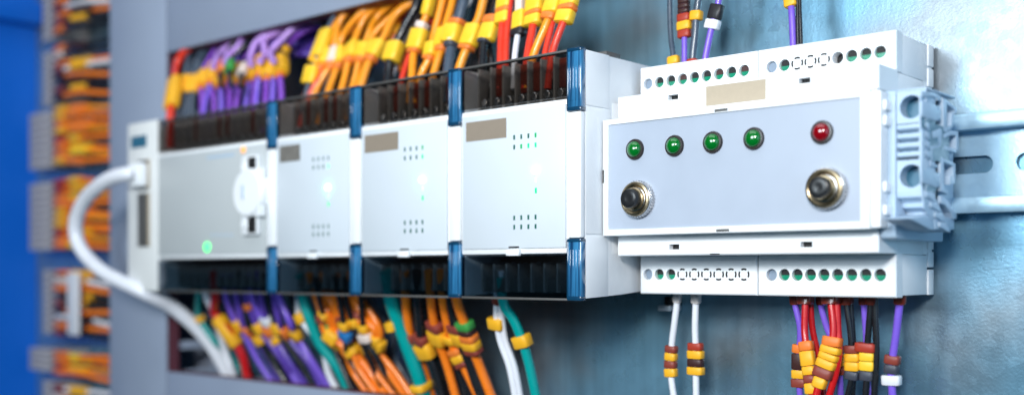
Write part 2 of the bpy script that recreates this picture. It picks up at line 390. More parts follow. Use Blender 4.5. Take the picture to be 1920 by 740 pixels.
def body(t, x0, x1):
    b_ = MB().box(x0+.15, x1-.2, 345, 386.5, 7, 66.8, b=.4)
    b_.box(x0+.15, x1-6.6, PF+.6, 345, 7, 66.8, b=.9)
    b_.prism([(351, ZB+1.5), (PF+2.9, ZB+.3), (PF+2.9, ZT), (343, ZT), (343, ZT-.2), (386.5, ZT-.2), (386.5, 58), (380, 57), (380, 20), (386.5, 18), (386.5, ZB+4.2)], x1-1.6, x1-.35, b=.15)
    # raised skin of the right hand side, in three fields
    b_.prism([(PF+2.9, 14.6), (343.6, 14.6), (343.6, 63), (PF+2.9, 63)], x1-.35, x1, b=.12)
    b_.prism([(PF+2.9, ZB+.4), (342, ZB+1.0), (342, 13.6), (PF+2.9, 13.6)], x1-.35, x1, b=.12)
    b_.prism([(PF+2.9, 63.9), (343.0, 63.9), (343.0, ZT), (PF+2.9, ZT)], x1-.35, x1, b=.12)
    obj('housing', b_, 'white', t)
    p = MB().box(x1-6.4, x1-.05, PF-.3, PF+2.7, 12.9, 61.3, b=.7)
    obj('front_post', p, 'white', t)
def led(t, x, z, m_, w_=1.0, h_=1.9):
    obj('status_led', B(x-w_/2, x+w_/2, PF-.12, PF+.5, z-h_/2, z+h_/2, b=.08), m_, t)
def module(label, x1, tagmat):
    x0 = x1-64.4
    t = thing('expansion_module', label, 'controller module', (x0+32, PY, 37), 'white expansion modules in a row')
    body(t, x0, x1)
    obj('front_label', B(x0+1.6, x1-7.6, PF-.05, PF+.55, 9.4, 64.6, b=.05), 'label', t)
    obj('name_tag', B(x0+3.6, x0+26.2, PF-.15, PF-.06, 54.2, 62.2), tagmat, t)
    obj('latch_tab', B(x0+26.8, x0+33.6, PF-1.2, PF+.6, 6.4, 9.0, b=.3), 'white', t)
    obj('latch_slot', B(x0+27.4, x0+33.0, PF-.12, PF-.07, 9.5, 10.2), 'dark', t)
    terminal_zone(t, x0+.4, x1-1.7, True, 9, (1, 3, 4, 6, 7), 0)
    terminal_zone(t, x0+.4, x1-1.7, False, 9, (), 0)
    cover(t, x0+.5, x1-6.8, True); cover(t, x0+.5, x1-6.8, False); end_cap(t, x1)
    return t
def leds(t, x0, mats):
    for k in range(4):
        led(t, x0+30.4+k*3.75, 53.9, mats[k]); led(t, x0+30.4+k*3.75, 50.0, mats[4+k])
        led(t, x0+30.4+k*3.75, 21.6, 'led_off'); led(t, x0+30.4+k*3.75, 17.9, 'led_off')
    L = MB().lathe((x0+41.8, 0, 39.8), [(1.7, PF), (1.7, PF-.8), (1.4, PF-1.4), (.8, PF-1.8), (.2, PF-1.9)], n=24)
    h = obj('power_led', L, 'led_on', t)
    obj('light_pipe', B(x0+41.8-.65, x0+41.8+.65, PF-.35, PF+.4, 35.0, 37.2, b=.3), 'led_halo', t)
    led(t, x0+41.8, 32.0, 'led_dim', 1.0, 2.2)
m3 = module('white module beside the grey lamp panel, with taupe label, rightmost of the row', -252.3, 'brown_tag')
m2 = copy_tree(m3); m2.location.x -= .0644
m2['label'] = 'white module with plain taupe label between the two other expansion modules'
m1 = copy_tree(m2); m1.location.x -= .0644
m1['label'] = 'blurred white module with mottled dark grey label, next to the wide cabled unit'
for ch in m1.children:
    if ch.name.startswith('name_tag'):
        ch.data = ch.data.copy(); ch.data.materials[0] = M['dark_tag']; ch.scale = (.72, 1, 1.0); ch.location.x -= .0030
X3 = -252.3-64.4
leds(m3, X3, ['led_off', 'led_off', 'led_off', 'led_mid', 'led_off', 'led_mid', 'led_dim', 'led_dim'])
leds(m2, X3-64.4, ['led_off', 'led_off', 'led_off', 'led_mid', 'led_off', 'led_off', 'led_off', 'led_dim'])
leds(m1, X3-128.8, ['led_off']*7+['led_run'])

# ------------------------------------------------------------------ CPU unit at the far left end of the row
CX1 = -445.5; CX0 = -556.7
t = cpu = thing('main_controller', 'wide white unit at the left end of the row with a white cable plugged in', 'controller', (-515, PY, 37))
body(t, CX0, CX1)
obj('front_label', B(CX0+1.5, CX1-7.6, PF-.05, PF+.55, 9.4, 64.8, b=.05), 'cpu_label', t)
terminal_zone(t, CX0+.4, CX1-1.7, True, 14, (2, 5, 6, 9, 11), 0)
terminal_zone(t, CX0+.4, CX1-1.7, False, 14, (), 0)
cover(t, CX0+.5, CX1-6.8, True); cover(t, CX0+.5, CX1-6.8, False); end_cap(t, CX1)
hb = MB().box(-589.2, CX0-.3, PF-.5, 386, ZB-.8, 86.5, b=1.2)
obj('connector_block', hb, 'offwhite', t)
q = P(262, 266, PF); obj('blue_badge', B(q[0]-8.5, q[0]+8.5, PF-.75, PF-.52, q[2]-3.4, q[2]+3.4), 'dkblue', t)
for py0, py1 in ((300, 355), (362, 462)):
    a = P(272, py0, PF); b_ = P(272, py1, PF)
    obj('socket', B(a[0]-6.5, a[0]+5, PF-1.2, PF-.55, b_[2], a[2], b=.5), 'interior', t)
    obj('socket_rim', B(a[0]+5.2, a[0]+6.6, PF-1.6, PF-.55, b_[2], a[2], b=.3), 'beige_tag', t)
# selector block beside the right post: round knob between two small sockets
kx = P(478, 362, PF)
kb = MB().lathe((kx[0], 0, kx[2]), [(12.6, PF-.1), (12.4, PF-4), (11.4, PF-5.2), (.3, PF-5.4)], n=40)
kb.box(kx[0]+3, CX1-6.8, PF-4.2, PF-.1, kx[2]-12.2, kx[2]+12.2, b=.8)
obj('selector_knob', kb, 'white', t)
obj('knob_pointer', B(kx[0]-3.4, kx[0]-2.0, PF-5.9, PF-5.3, kx[2]-3, kx[2]+4, b=.2), 'grey', t)
for py in (313, 420):
    a = P(474, py, PF)
    obj('plug_socket', B(a[0]-6, a[0]+7.5, PF-3, PF-.1, a[2]-5.6, a[2]+5.6, b=.7), 'white', t)
    obj('socket_opening', B(a[0]+.5, a[0]+7, PF-3.4, PF-3.02, a[2]-4.6, a[2]+4.6, b=.1), 'dark', t)
    obj('screw_head', MB().lathe((a[0]-3, 0, a[2]), [(2.3, PF-3), (2.1, PF-3.8), (.3, PF-4)], n=20), 'white', t)
a = P(457, 281, PF); obj('status_led', MB().lathe((a[0], 0, a[2]), [(1.8, PF), (1.6, PF-.7), (.3, PF-.9)], n=20), 'led_amber', t)
a = P(389, 463, PF); obj('status_led', MB().lathe((a[0], 0, a[2]), [(2.6, PF), (2.3, PF-.8), (.3, PF-1.1)], n=20), 'led_run', t)
for dx_ in range(5):
    a = P(398+dx_*9, 440, PF); obj('printed_mark', B(a[0]-1.2, a[0]+1.2, PF-.12, PF-.06, a[2]-.5, a[2]+.5), 'grey', t)
obj('wordmark_strip', B(P(388, 290, PF)[0], P(440, 290, PF)[0], PF-.12, PF-.06, P(400, 297, PF)[2], P(400, 292, PF)[2]), 'grey', t)

# ------------------------------------------------------------------ grey-white lamp controller on the right
t = ctl = thing('lamp_controller', 'white boxed controller with grey panel of five lamps and two push buttons', 'controller', (-197, PY, 37))
XL, XR = -249.8, -144.8
h = MB()
h.prism([(345.6, 60), (345.6, 14), (362, 14), (362, 6), (386, 6), (386, 68), (362, 68), (362, 60)], XL+.3, XR-.3, b=.2)
# rear wings behind the terminal covers, each with two slits in its back edge
for z0, z1, up in ((68.1, 81.6, 1), (-8.2, 5.9, 0)):
    h.box(XL+.2, XR-.25, 366.1, 389.5, z0, z1, b=.25)
    e0, e1 = (58.5, 81.7) if up else (-8.3, 17)
    c1, c2 = ((66.3, 73.6) if up else (1.2, 7.6))
    for a, b_ in ((e0, c1-.4), (c1+.4, c2-.4), (c2+.4, e1)):
        h.box(XL+.2, XR+.25, 389.6, 394.6, a, b_, b=.2)
    h.box(XL+.6, XR-.4, 386, 394.4, (58.7 if up else 6.2), (81 if up else 16.8))
# upper side slope between wing and core
h.prism([(347, 60.5), (362.3, 66.0), (386, 66), (386, 58), (347, 58)], XR-.9, XR-.1, b=.15)
h.prism([(346, 59), (385, 57), (385, 18), (346, 15)], XR-1.2, XR-.2, b=.2)
obj('housing', h, 'white', t)
GH = lambda x, z, k=2.15: (x, z, 'circ', k, k)
lx = [-246.0+k*5.41 for k in range(9)]; rx_ = [-191.3+k*5.12 for k in range(9)]
sets = [(lx, XL, -197.3, 68.2, 82.1, 75.4, 'goooooooo'), (rx_, -196.9, XR, 68.2, 82.1, 75.3, 'gokkkdooo'),
        (lx, XL, -197.3, -8.8, 6.2, -1.0, 'gookkkkkk'), (rx_, -196.9, XR, -8.8, 6.2, -1.1, 'goooooooo')]
for xs_, a, b_, z0, z1, zh, code in sets:
    hs = [GH(x, zh) for x, c in zip(xs_, code) if c != 'k']
    mb = MB().holed_box(a, b_, z0, z1, 360.5, 362.3 if False else 366, hs, 5.0, ch=.45)
    tc_ = obj('terminal_cover', mb, 'white', t)
    for x, c in zip(xs_, code):
        if c == 'k':
            kb = MB()
            for q in range(4):
                a0 = q*math.pi/2+math.radians(14+45); a1 = a0+math.radians(62)
                n = 9; vs = []; fs = []
                for i in range(n):
                    an = a0+(a1-a0)*i/(n-1)
                    for r in (1.68, 2.35):
                        for yy in (360.42, 360.6): vs.append((x+r*math.cos(an), yy, zh+r*math.sin(an)))
                for i in range(n-1):
                    o_ = i*4
                    for (p0, p1) in ((0, 1), (1, 3), (3, 2), (2, 0)): fs.append([o_+p0, o_+p1, o_+4+p1, o_+4+p0])
                kb.add(vs, fs)
            obj('knockout_ring', kb, 'dark', tc_)
        else:
            m_ = {'g': 'greyscrew', 'o': 'green_screw', 'd': 'dark'}[c]
            dep = {'g': 361.9, 'o': 361.9, 'd': 364.5}[c]
            sb = MB().lathe((x, 0, zh), [(2.1, 365.4), (2.1, dep+.3), (1.8, dep), (.2, dep)], n=24)
            so = obj('terminal_screw', sb, m_, tc_)
            if c == 'o': obj('rim_shade', B(x-1.7, x+1.7, dep-.12, dep+.05, zh-.1, zh+1.9), 'dark' if (int(x*7) % 3) else 'tag_dark', so)  # dark upper half paints the hole rim's shadow on the screw
# stepped front bands with real slots
for z0, z1, slots, zs in ((60.2, 68.4, (-224.0, -170.6), 65.8), (6.2, 14.6, (-223.5, -169.9), 9.4)):
    mb = MB().holed_box(XL, XR+.4, z0, z1, 345, 361, [(x, zs, 'rect', 2.2, .95) for x in slots], 3, ch=.4)
    bo = obj('front_band', mb, 'white', t)
    for x in slots: obj('slot_back', B(x-2.4, x+2.4, 347.6, 347.9, zs-1.1, zs+1.1), 'dark', bo)
obj('paper_label', B(-209.6, -185.3, 344.85, 344.97, 60.9, 68.1), 'beige_tag', t)
obj('band_notch', B(-208, -204, 344.9, 345.05, 6.25, 6.7), 'dark', t)
# lid frame round the recessed film panel
fx0, fx1, fz0, fz1 = -251.8, -141.2, 13.9, 58.9
ix0, ix1, iz0, iz1 = -249.3, -147.7, 16.3, 56.8
fr = MB()
fr.box(fx0, ix0, 338, 345.5, fz0, fz1, b=.35); fr.box(ix1, fx1-3.2, 338, 345.5, fz0, fz1, b=.35)
fr.box(ix0-.3, ix1+.3, 338.05, 345.5, iz1, fz1-.02, b=.3); fr.box(ix0-.3, ix1+.3, 338.05, 345.5, fz0+.02, iz0, b=.3)
fr.box(fx1-3.3, fx1, 339.0, 347, fz0+.3, fz1-.3, b=.5)
for z in (20, 27.5, 49, 54): fr.box(fx1-1, fx1+1.0, 341, 352, z-1.6, z+1.6, b=.3)
lid = obj('lid_frame', fr, 'white', t)
for px, z in ((1352, fz1-1.2), (1355, fz0+.9)):
    x = P(px, 210, 338)[0]; obj('frame_notch', B(x-2.6, x+2.6, 337.85, 338.02, z-.45, z+.45), 'interior', lid)
obj('frame_notch', B(fx0-.1, fx0+.7, 337.85, 338.1, 34.5, 39.5), 'interior', lid)
obj('film_panel', B(ix0-.1, ix1+.1, 338.7, 340, iz0-.1, iz1+.1), 'panel', t)
PFY = 338.7
for px, py, c in ((1187, 279, 'g'), (1261, 272, 'g'), (1333, 266, 'g'), (1410, 260, 'g'), (1538, 247, 'r')):
    a = P(px, py, 337.2)
    bz = MB().lathe((a[0], 0, 46.5), [(4.0, PFY), (4.0, PFY-.5), (3.75, PFY-.95), (3.1, PFY-1.0), (3.0, PFY-.3)], n=40)
    bo = obj('indicator_lamp', bz, 'bezel', t, label='red lamp' if c == 'r' else None)
    prof = [(3.05, PFY-.3)]+[(3.05*math.cos(q), PFY-.9-2.0*math.sin(q)) for q in [math.radians(d) for d in range(0, 90, 10)]]+[(.05, PFY-2.9)]
    obj('lens', MB().lathe((a[0], 0, 46.5), prof, n=40), 'lamp_red' if c == 'r' else 'lamp_green', bo)
for px, py in ((1193, 373), (1547, 353)):
    a = P(px, py, 336.5); c = (a[0], 0, a[2])
    n_ = MB().lathe(c, [(7.1, PFY), (7.1, PFY-2.2)], n=72, teeth=1, td=.45)
    n_.lathe(c, [(6.9, PFY-2.2), (6.7, PFY-2.9), (6.2, PFY-3.2)], n=48)
    bo = obj('push_button', n_, 'chrome', t)
    obj('brass_ring', MB().lathe(c, [(6.5, PFY-3.0), (6.3, PFY-3.5), (5.6, PFY-3.7), (4.6, PFY-3.2), (4.3, PFY-2.6)], n=48), 'brass', bo)
    obj('threaded_neck', MB().lathe(c, [(4.3, PFY-3), (4.3, PFY-4.2), (3.9, PFY-4.5), (3.6, PFY-4.5)], n=40), 'brass', bo)
    obj('plunger', MB().lathe(c, [(3.6, PFY-3), (3.6, PFY-7.0), (3.4, PFY-7.6), (2.8, PFY-7.9), (1.2, PFY-7.7), (.1, PFY-7.6)], n=40), 'black', bo)

# ------------------------------------------------------------------ end terminal on the rail at the right
t = thing('end_terminal', 'pale grey ribbed terminal block with two round holes clipped on the rail end', 'terminal block', (-135, PY, 38))
pl = MB().prism([(346.2, 59.2), (345.2, 57.6), (345.0, 54), (345.0, 13), (345.6, 11.2), (347, 10.6), (388, 10.6), (388, 59.2)], -144.1, -138.7, b=.6)
obj('end_plate', pl, 'grey', t)
YF = 345.6; TX0, TX1 = -138.5, -129.0
cz = [P(1702, 201, YF)[2], P(1703, 330, YF)[2]]
fb = MB()
zb0, zb1 = 24.5, 59.0
for cz_ in cz: fb.holes(TX0, TX1, cz_-5.2, cz_+5.2, YF, [((TX0+TX1)/2-.1, cz_, 'circ', 3.75, 3.75)], 9)
mid0, mid1 = cz[1]+5.2, cz[0]-5.2
fb.box(TX0, TX1, YF+.01, 372, cz[0]+5.2, zb1, b=.2)
n = 4; st = (mid1-mid0)/n
for k in range(n): fb.prism([(YF, mid0+st*k+st*.42), (YF, mid0+st*(k+1)-.3), (YF+3.4, mid0+st*(k+1)-.1), (YF+3.4, mid0+st*k+.3), (YF+2.6, mid0+st*k+.35)], TX0, TX1, b=.1)
obj('rib_gap_shade', B(TX0+.05, TX1-.05, YF+2.9, 366, mid0, mid1), 'dkblue', t)  # shade between the ribs, painted as a dark blue backing
# slanting lower ribs
ya, za = YF, cz[1]-5.2; yb, zb = 361.5, 13.2
for k in range(4):
    f0, f1 = k/4, (k+1)/4
    p0 = (ya+(yb-ya)*f0, za+(zb-za)*f0); p1 = (ya+(yb-ya)*f1, za+(zb-za)*f1)
    fb.prism([p0, (p0[0]+(p1[0]-p0[0])*.15-.4, p1[1]+1.4), (p1[0]-.6, p1[1]+1.0), (p1[0]+2.2, p1[1]+.3), (p1[0]+6, p1[1]), (p0[0]+6, p0[1])], TX0, TX1, b=.1)
def side(pts): return [(PX(1640+a/2.243, 140+b_/2.243, TX1)[1], PX(1640+a/2.243, 140+b_/2.243, TX1)[2]) for a, b_ in pts]
core = side([(200, 68), (250, 74), (290, 96), (300, 118), (300, 225), (285, 250), (285, 300), (272, 330), (272, 470), (290, 520), (330, 570), (345, 588), (345, 604), (250, 612), (215, 560), (205, 440), (200, 400)])
fb.prism([(min(q[0], 357), q[1]) for q in core if q[0] < 366], TX1-1.0, TX1-.55)
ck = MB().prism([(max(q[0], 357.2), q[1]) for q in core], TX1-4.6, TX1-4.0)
obj('clip_recess_shade', ck, 'dkblue', t)  # recess shade put into the dark blue of this back wall
fb.box(TX0, TX1-4.7, 355.2, 371, 13.5, 57, b=.2)
fb.box(TX0, TX1-.55, 355.0, 357, 14, 56.5)
fb.prism([(345.9, 25), (355.3, 25), (371, 14), (362, 13.4)], TX0+.1, TX1-1.1)
fb.prism([(q[0]+.3, q[1]) for q in side([(285, 110), (345, 150), (345, 200), (320, 220), (350, 240), (350, 325), (340, 372), (338, 455), (315, 500), (285, 500)])], TX0+2, TX0+4)
fb.box(TX0, TX0+3, 362, 388.4, 16, 57)                       # foot gripping the rail
obj('terminal_body', fb, 'grey', t)
for cz_ in cz:
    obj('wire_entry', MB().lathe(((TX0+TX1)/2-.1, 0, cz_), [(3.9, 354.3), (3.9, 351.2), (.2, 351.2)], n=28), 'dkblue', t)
sd = MB()
for pts in ([(198, 68), (250, 74), (278, 90), (278, 108), (262, 108), (262, 98), (240, 92), (200, 92)],
            [(198, 112), (240, 122), (278, 135), (278, 188), (262, 196), (240, 190), (198, 174)],
            [(198, 232), (212, 232), (212, 395), (262, 412), (276, 412), (276, 470), (262, 474), (198, 452)],
            [(240, 240), (276, 225), (286, 240), (280, 300), (268, 300), (266, 262), (244, 268)],
            [(236, 300), (270, 296), (270, 306), (244, 312), (244, 372), (266, 380), (266, 392), (236, 384)],
            [(287, 96), (300, 104), (345, 140), (347, 162), (338, 166), (336, 148), (304, 122), (304, 222), (322, 212), (326, 160), (334, 160), (330, 222), (300, 244), (290, 236)],
            [(290, 250), (318, 236), (352, 238), (354, 316), (344, 322), (344, 256), (322, 254), (290, 268)],
            [(290, 296), (344, 316), (346, 330), (290, 312)],
            [(278, 345), (340, 374), (340, 458), (318, 462), (318, 424), (328, 424), (328, 446), (332, 446), (330, 384), (292, 366), (292, 478), (310, 490), (310, 504), (278, 488)],
            [(278, 510), (306, 530), (334, 568), (345, 586), (345, 606), (332, 606), (322, 580), (296, 548), (278, 540)]):
    sp_ = side(pts); front = max(p[0] for p in pts) < 286
    sd.prism(sp_, TX1-(.56 if front else 4.0), TX1, b=.1)
    if front and max(q[0] for q in sp_) > 358: sd.prism([(max(q[0], 357.3), q[1]) for q in sp_], TX1-4.0, TX1-.5)
obj('clip_ribs', sd, 'grey', t)
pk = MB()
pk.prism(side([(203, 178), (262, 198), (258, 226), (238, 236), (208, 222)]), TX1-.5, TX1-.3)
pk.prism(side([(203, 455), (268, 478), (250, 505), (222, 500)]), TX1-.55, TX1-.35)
obj('side_pocket_shade', pk, 'dkblue', t)  # flat dark patches that paint the pocket shade
obj('wedge_foot', MB().prism(side([(160, 604), (250, 585), (345, 606), (345, 650), (250, 652)]), TX0, TX1-.8, b=.2), 'grey', t)

# ------------------------------------------------------------------ wires
def spline(pts, per=7):
    pts = [Vector(p) for p in pts]; q = [pts[0]*2-pts[1]]+pts+[pts[-1]*2-pts[-2]]; out_ = []
    for i in range(1, len(q)-2):
        for k in range(per):
            t_ = k/per; a, b_, c, d = q[i-1], q[i], q[i+1], q[i+2]
            out_.append(.5*((2*b_)+(c-a)*t_+(2*a-5*b_+4*c-d)*t_**2+(-a+3*b_-3*c+d)*t_**3))
    out_.append(pts[-1]); return out_
def rrect(b_, n_, k=12, e=4.0):
    r = []
    for i in range(k*2):
        a = 2*math.pi*i/(k*2); ca, sa = math.cos(a), math.sin(a)
        r.append((b_*math.copysign(abs(ca)**(2/e), ca), n_*math.copysign(abs(sa)**(2/e), sa)))
    return r
def wire(label, col, pts, d=2.4, marks=(), group=None, ferr=None, cat='wire', pair=None):
    if group in (GA_, GB_, GF_, GG_):              # the packed bundles: no two wires run quite parallel
        d *= .74
        pts = [(p[0]+random.uniform(-7, 7)*(1 if 0 < i < len(pts)-1 else .3), p[1]+random.uniform(-3, 3), p[2]+random.uniform(-2, 2)) for i, p in enumerate(pts)]
        dj = random.uniform(-5, 5); marks = [(m[0]+dj, m[1]+dj, m[2], m[3]*random.uniform(.78, .95))+tuple(m[4:]) for m in marks]
    sp = spline(pts); path = [P(*q) for q in sp]
    t_ = thing('wire', label, cat, path[0], group)
    mb_ = MB().sweep(path, lambda s_: [(d/2*math.cos(2*math.pi*i/12), d/2*math.sin(2*math.pi*i/12)) for i in range(12)])
    obj('insulation', mb_, 'wire_'+col, t_, smooth=60)
    if pair:
        p2 = [q+Vector((pair[1], .6, 0)) for q in path]
        obj('insulation', MB().sweep(p2, lambda s_: [(d/2*math.cos(2*math.pi*i/12), d/2*math.sin(2*math.pi*i/12)) for i in range(12)]), 'wire_'+pair[0], t_, smooth=60)
    def at(py):
        for i in range(len(sp)-1):
            a, b2 = sp[i].y, sp[i+1].y
            if (a-py)*(b2-py) <= 0 and abs(a-b2) > 1e-6: k = (py-a)/(b2-a); return path[i].lerp(path[i+1], k)
        return path[0] if abs(sp[0].y-py) < abs(sp[-1].y-py) else path[-1]
    for mk in marks:
        a, b2, c = mk[:3]; wd = mk[3] if len(mk) > 3 else d*2.0; off = mk[4] if len(mk) > 4 else 0
        p0, p1 = at(a), at(b2); tv = (p1-p0)
        if tv.length < .3: continue
        tv.normalize(); B_ = tv.cross(Vector((0, 1, 0))); B_ = B_.normalized() if B_.length > .01 else Vector((1, 0, 0))
        p0 = p0+B_*off; p1 = p1+B_*off; dd = max(d*1.45, wd*.62)
        ln = (p1-p0).length; r = min(.35, ln*.2)
        st = [p0+tv*.05, p0+tv*r, p1-tv*r, p1-tv*.05]
        def pr(s_, wd=wd, dd=dd): k = .5-.25/max(wd, 1) if s_ in (0, 1) else .5; return rrect(wd*k, dd*k)
        obj('marker', MB().sweep(st, pr), 'tag_'+c, t_, smooth=50)
    if ferr:
        a, b2, c, wd = ferr; p0, p1 = at(a), at(b2)
        if (p1-p0).length > .3:
            obj('ferrule', MB().sweep([p0, p0.lerp(p1, .1), p0.lerp(p1, .85), p1], lambda s_: rrect(wd/2*(1 if s_ < .9 else .8), wd*.36, e=3)), c, t_, smooth=50)
    return t_
GA_, GB_, GF_, GG_ = ('blurred purple and red wires over the wide cabled unit', 'orange sleeved wires of the leftmost expansion module', 'wires hanging from the wide cabled unit', 'wires hanging from the leftmost expansion module')
ORD = ['first', 'second', 'third', 'fourth', 'fifth', 'sixth', 'seventh', 'eighth', 'ninth', 'tenth', 'eleventh', 'twelfth', 'thirteenth', 'fourteenth', 'fifteenth', 'sixteenth']

# K: under the lamp controller, right hand cluster  (zoom coordinates -> photo pixels)
def k8(L, y0=372.0, y1=374.0): return [(1220+a/3.43, 530+b_/3.43, y0+(y1-y0)*i/(len(L)-1)) for i, (a, b_) in enumerate(L)]
kz = lambda v: 530+v/3.43
GK = 'wires hanging under the lamp controller'
FR = lambda wd=4.3: (kz(60), kz(138), 'ferrule_red', wd)
wire('purple wire with orange, black, yellow and red markers, leftmost of the right cluster', 'purple', k8([(922, 55), (930, 140), (962, 300), (952, 480), (955, 640), (968, 800)]), 2.4,
     [(kz(395), kz(450), 'orange', 5.2), (kz(452), kz(555), 'dark', 5.2), (kz(557), kz(612), 'yellow', 5.4), (kz(614), kz(668), 'maroon', 6)], GK, FR(4.0))
wire('red wire carrying a long yellow marker sleeve topped by an orange one', 'red', k8([(995, 55), (995, 130), (990, 290), (1000, 400), (1022, 580), (1045, 800)], 371, 368), 2.6,
     [(kz(373), kz(434), 'orange', 5.4), (kz(436), kz(532), 'yellow', 5.5), (kz(534), kz(590), 'yellow', 5.0), (kz(592), kz(640), 'maroon', 4.6), (kz(642), kz(712), 'yellow', 4.6)], GK, FR(6.4))
wire('bare red wire slipping behind the slanted yellow marker sleeve', 'red', k8([(1028, 55), (1028, 130), (1040, 290), (1072, 440), (1100, 600), (1120, 800)], 374, 377), 2.4, [], GK)
wire('purple wire with dark and yellow markers half hidden behind red wires', 'purple', k8([(1090, 55), (1095, 140), (1135, 290), (1190, 420), (1215, 590), (1225, 800)], 374, 378), 2.4,
     [(kz(375), kz(425), 'dark', 4.6), (kz(428), kz(485), 'dark', 4.6), (kz(487), kz(535), 'yellow', 4.8), (kz(537), kz(590), 'maroon', 4.4)], GK, FR(3.6))
wire('thick red wire bearing the big slanted yellow sleeve with maroon band', 'red', k8([(1160, 55), (1163, 140), (1176, 300), (1158, 430), (1108, 580), (1072, 690), (1050, 800)], 370, 366), 2.8,
     [(kz(345), kz(405), 'orange', 7.2), (kz(407), kz(450), 'yellow', 7.6), (kz(452), kz(492), 'yellow', 7.4), (kz(494), kz(545), 'yellow', 7.4), (kz(547), kz(605), 'maroon', 7.4), (kz(607), kz(672), 'yellow', 5.0)], GK, FR(7.2))
wire('glossy red wire curving past the right edge of the slanted yellow sleeve', 'red', k8([(1195, 55), (1198, 140), (1205, 300), (1212, 440), (1190, 580), (1150, 720), (1135, 800)], 370.5, 369), 2.6, [], GK)
wire('black wire with maroon, yellow and dark markers beside the red wires', 'black', k8([(1252, 55), (1258, 130), (1282, 300), (1292, 420), (1294, 600), (1245, 800)]), 2.2,
     [(kz(400), kz(450), 'maroon', 5.6), (kz(452), kz(504), 'yellow', 5.7), (kz(506), kz(563), 'yellow', 5.7), (kz(566), kz(620), 'slate', 5.2)], GK, FR(5.4))
wire('thin black wire without markers squeezed behind the maroon marker', 'black', k8([(1282, 55), (1284, 130), (1297, 300), (1304, 420), (1304, 600), (1292, 800)], 373.5, 376), 2.2, [], GK)
wire('purple wire between two black wires with a pale yellow marker', 'purple', k8([(1368, 55), (1372, 130), (1384, 300), (1390, 420), (1393, 600), (1402, 800)], 374, 377), 2.4, [], GK, FR(3.8))
wire('black wire with wide red marker over pale yellow and dark markers', 'black', k8([(1420, 55), (1416, 130), (1402, 300), (1394, 420), (1390, 600), (1376, 800)]), 2.3,
     [(kz(385), kz(443), 'red', 7.6, -.6), (kz(445), kz(500), 'lemon', 5.6), (kz(502), kz(562), 'lemon', 5.6), (kz(565), kz(626), 'slate', 5.0)], GK, FR(4.4))
wire('straight black wire running down the right side of the pale yellow marker', 'black', k8([(1444, 55), (1443, 130), (1448, 300), (1452, 420), (1447, 600), (1432, 800)], 372, 374), 2.3, [], GK)
wire('lone purple wire with maroon, black and white markers, rightmost below', 'purple', k8([(1606, 55), (1600, 140), (1578, 330), (1558, 470), (1548, 600), (1562, 800)]), 2.7,
     [(kz(464), kz(520), 'maroon', 5.4), (kz(522), kz(580), 'slate', 5.0), (kz(592), kz(655), 'white', 6.8)], GK, FR(4.2))
wire('white wire with maroon and yellow markers, left one of the pair', 'white', k8([(172, 55), (170, 120), (150, 280), (136, 400), (130, 580), (160, 800)]), 2.7,
     [(kz(402), kz(446), 'maroon', 5.2), (kz(448), kz(497), 'yellow', 5.2), (kz(499), kz(546), 'maroon', 5.2), (kz(548), kz(602), 'yellow', 5.4)], GK, (kz(60), kz(128), 'ferrule_white', 3.6))
wire('white wire with red, yellow and dark markers, right one of the pair', 'white', k8([(293, 55), (291, 120), (286, 280), (289, 400), (291, 600), (294, 800)]), 2.7,
     [(kz(384), kz(431), 'red', 6.4), (kz(433), kz(485), 'yellow', 7.0), (kz(487), kz(536), 'dark', 6.8), (kz(538), kz(588), 'yellow', 7.2)], GK, (kz(60), kz(132), 'ferrule_white', 4.2))
t = thing('plate_clip', 'tiny white clip with a dark head fixed beside the left white wire', 'clip', P(1249, 577, PY))
a = P(1249, 577, 390); obj('clip_bar', B(a[0]-3, a[0]+3.6, 388, PY-.1, a[2]-1.1, a[2]+1.1, b=.4), 'white', t)
obj('clip_head', B(a[0]-.5, a[0]+4, 389, PY-.2, a[2]+1.3, a[2]+5, b=.5), 'black', t)

# E: above the lamp controller
def e8(L, y0=372.0, y1=374.0): return [(1220+a/5.284, b_/5.284, y0+(y1-y0)*i/(len(L)-1)) for i, (a, b_) in enumerate(L)]
ez = lambda v: v/5.284
GE = 'wires rising above the lamp controller'
wire('dark grey wire with a yellow marker at its foot', 'greyblack', e8([(232, 760), (225, 560), (203, 380), (193, 150), (190, -250)]), 2.3, [(ez(562), ez(640), 'yellow', 5.2)], GE)
wire('purple wire with red, yellow, red markers and a dark maroon sleeve above', 'purple', e8([(337, 760), (336, 600), (335, 380), (331, 150), (330, -250)], 371, 373), 2.4,
     [(ez(375), ez(302), 'red', 5.6), (ez(300), ez(217), 'yellow', 6.2), (ez(215), ez(140), 'red', 5.8), (ez(136), ez(90), 'dark', 5.0), (ez(88), ez(40), 'dark', 5.0), (ez(38), ez(-40), 'dark', 5.0)], GE)
wire('thick dark grey wire with one small yellow marker', 'greyblack', e8([(415, 760), (418, 560), (440, 350), (455, 130), (480, -50), (486, -250)]), 2.9, [(ez(204), ez(112), 'yellow', 5.0)], GE, (ez(640), ez(590), 'tag_red', 5.0))
wire('slanted purple wire with a black and white marker', 'purple', e8([(520, 760), (540, 590), (590, 340), (628, 190), (668, 40), (720, -250)]), 2.6, [(ez(290), ez(200), 'white', 6.4), (ez(192), ez(48), 'black', 5.8)], GE)
wire('purple wire with a yellow marker above the right half', 'purple', e8([(1418, 640), (1412, 420), (1398, 120), (1385, 0), (1380, -250)]), 2.6, [(ez(70), ez(-20), 'yellow', 5.0)], GE)
wire('black wire touching the purple wire above the right half', 'black', e8([(1470, 640), (1460, 420), (1456, 200), (1455, 0), (1450, -250)]), 1.5, [], GE)
wire('outer black wire, rightmost of all wires above the right half', 'black', e8([(1500, 640), (1490, 420), (1482, 200), (1476, 0), (1472, -250)]), 1.5, [], GE)

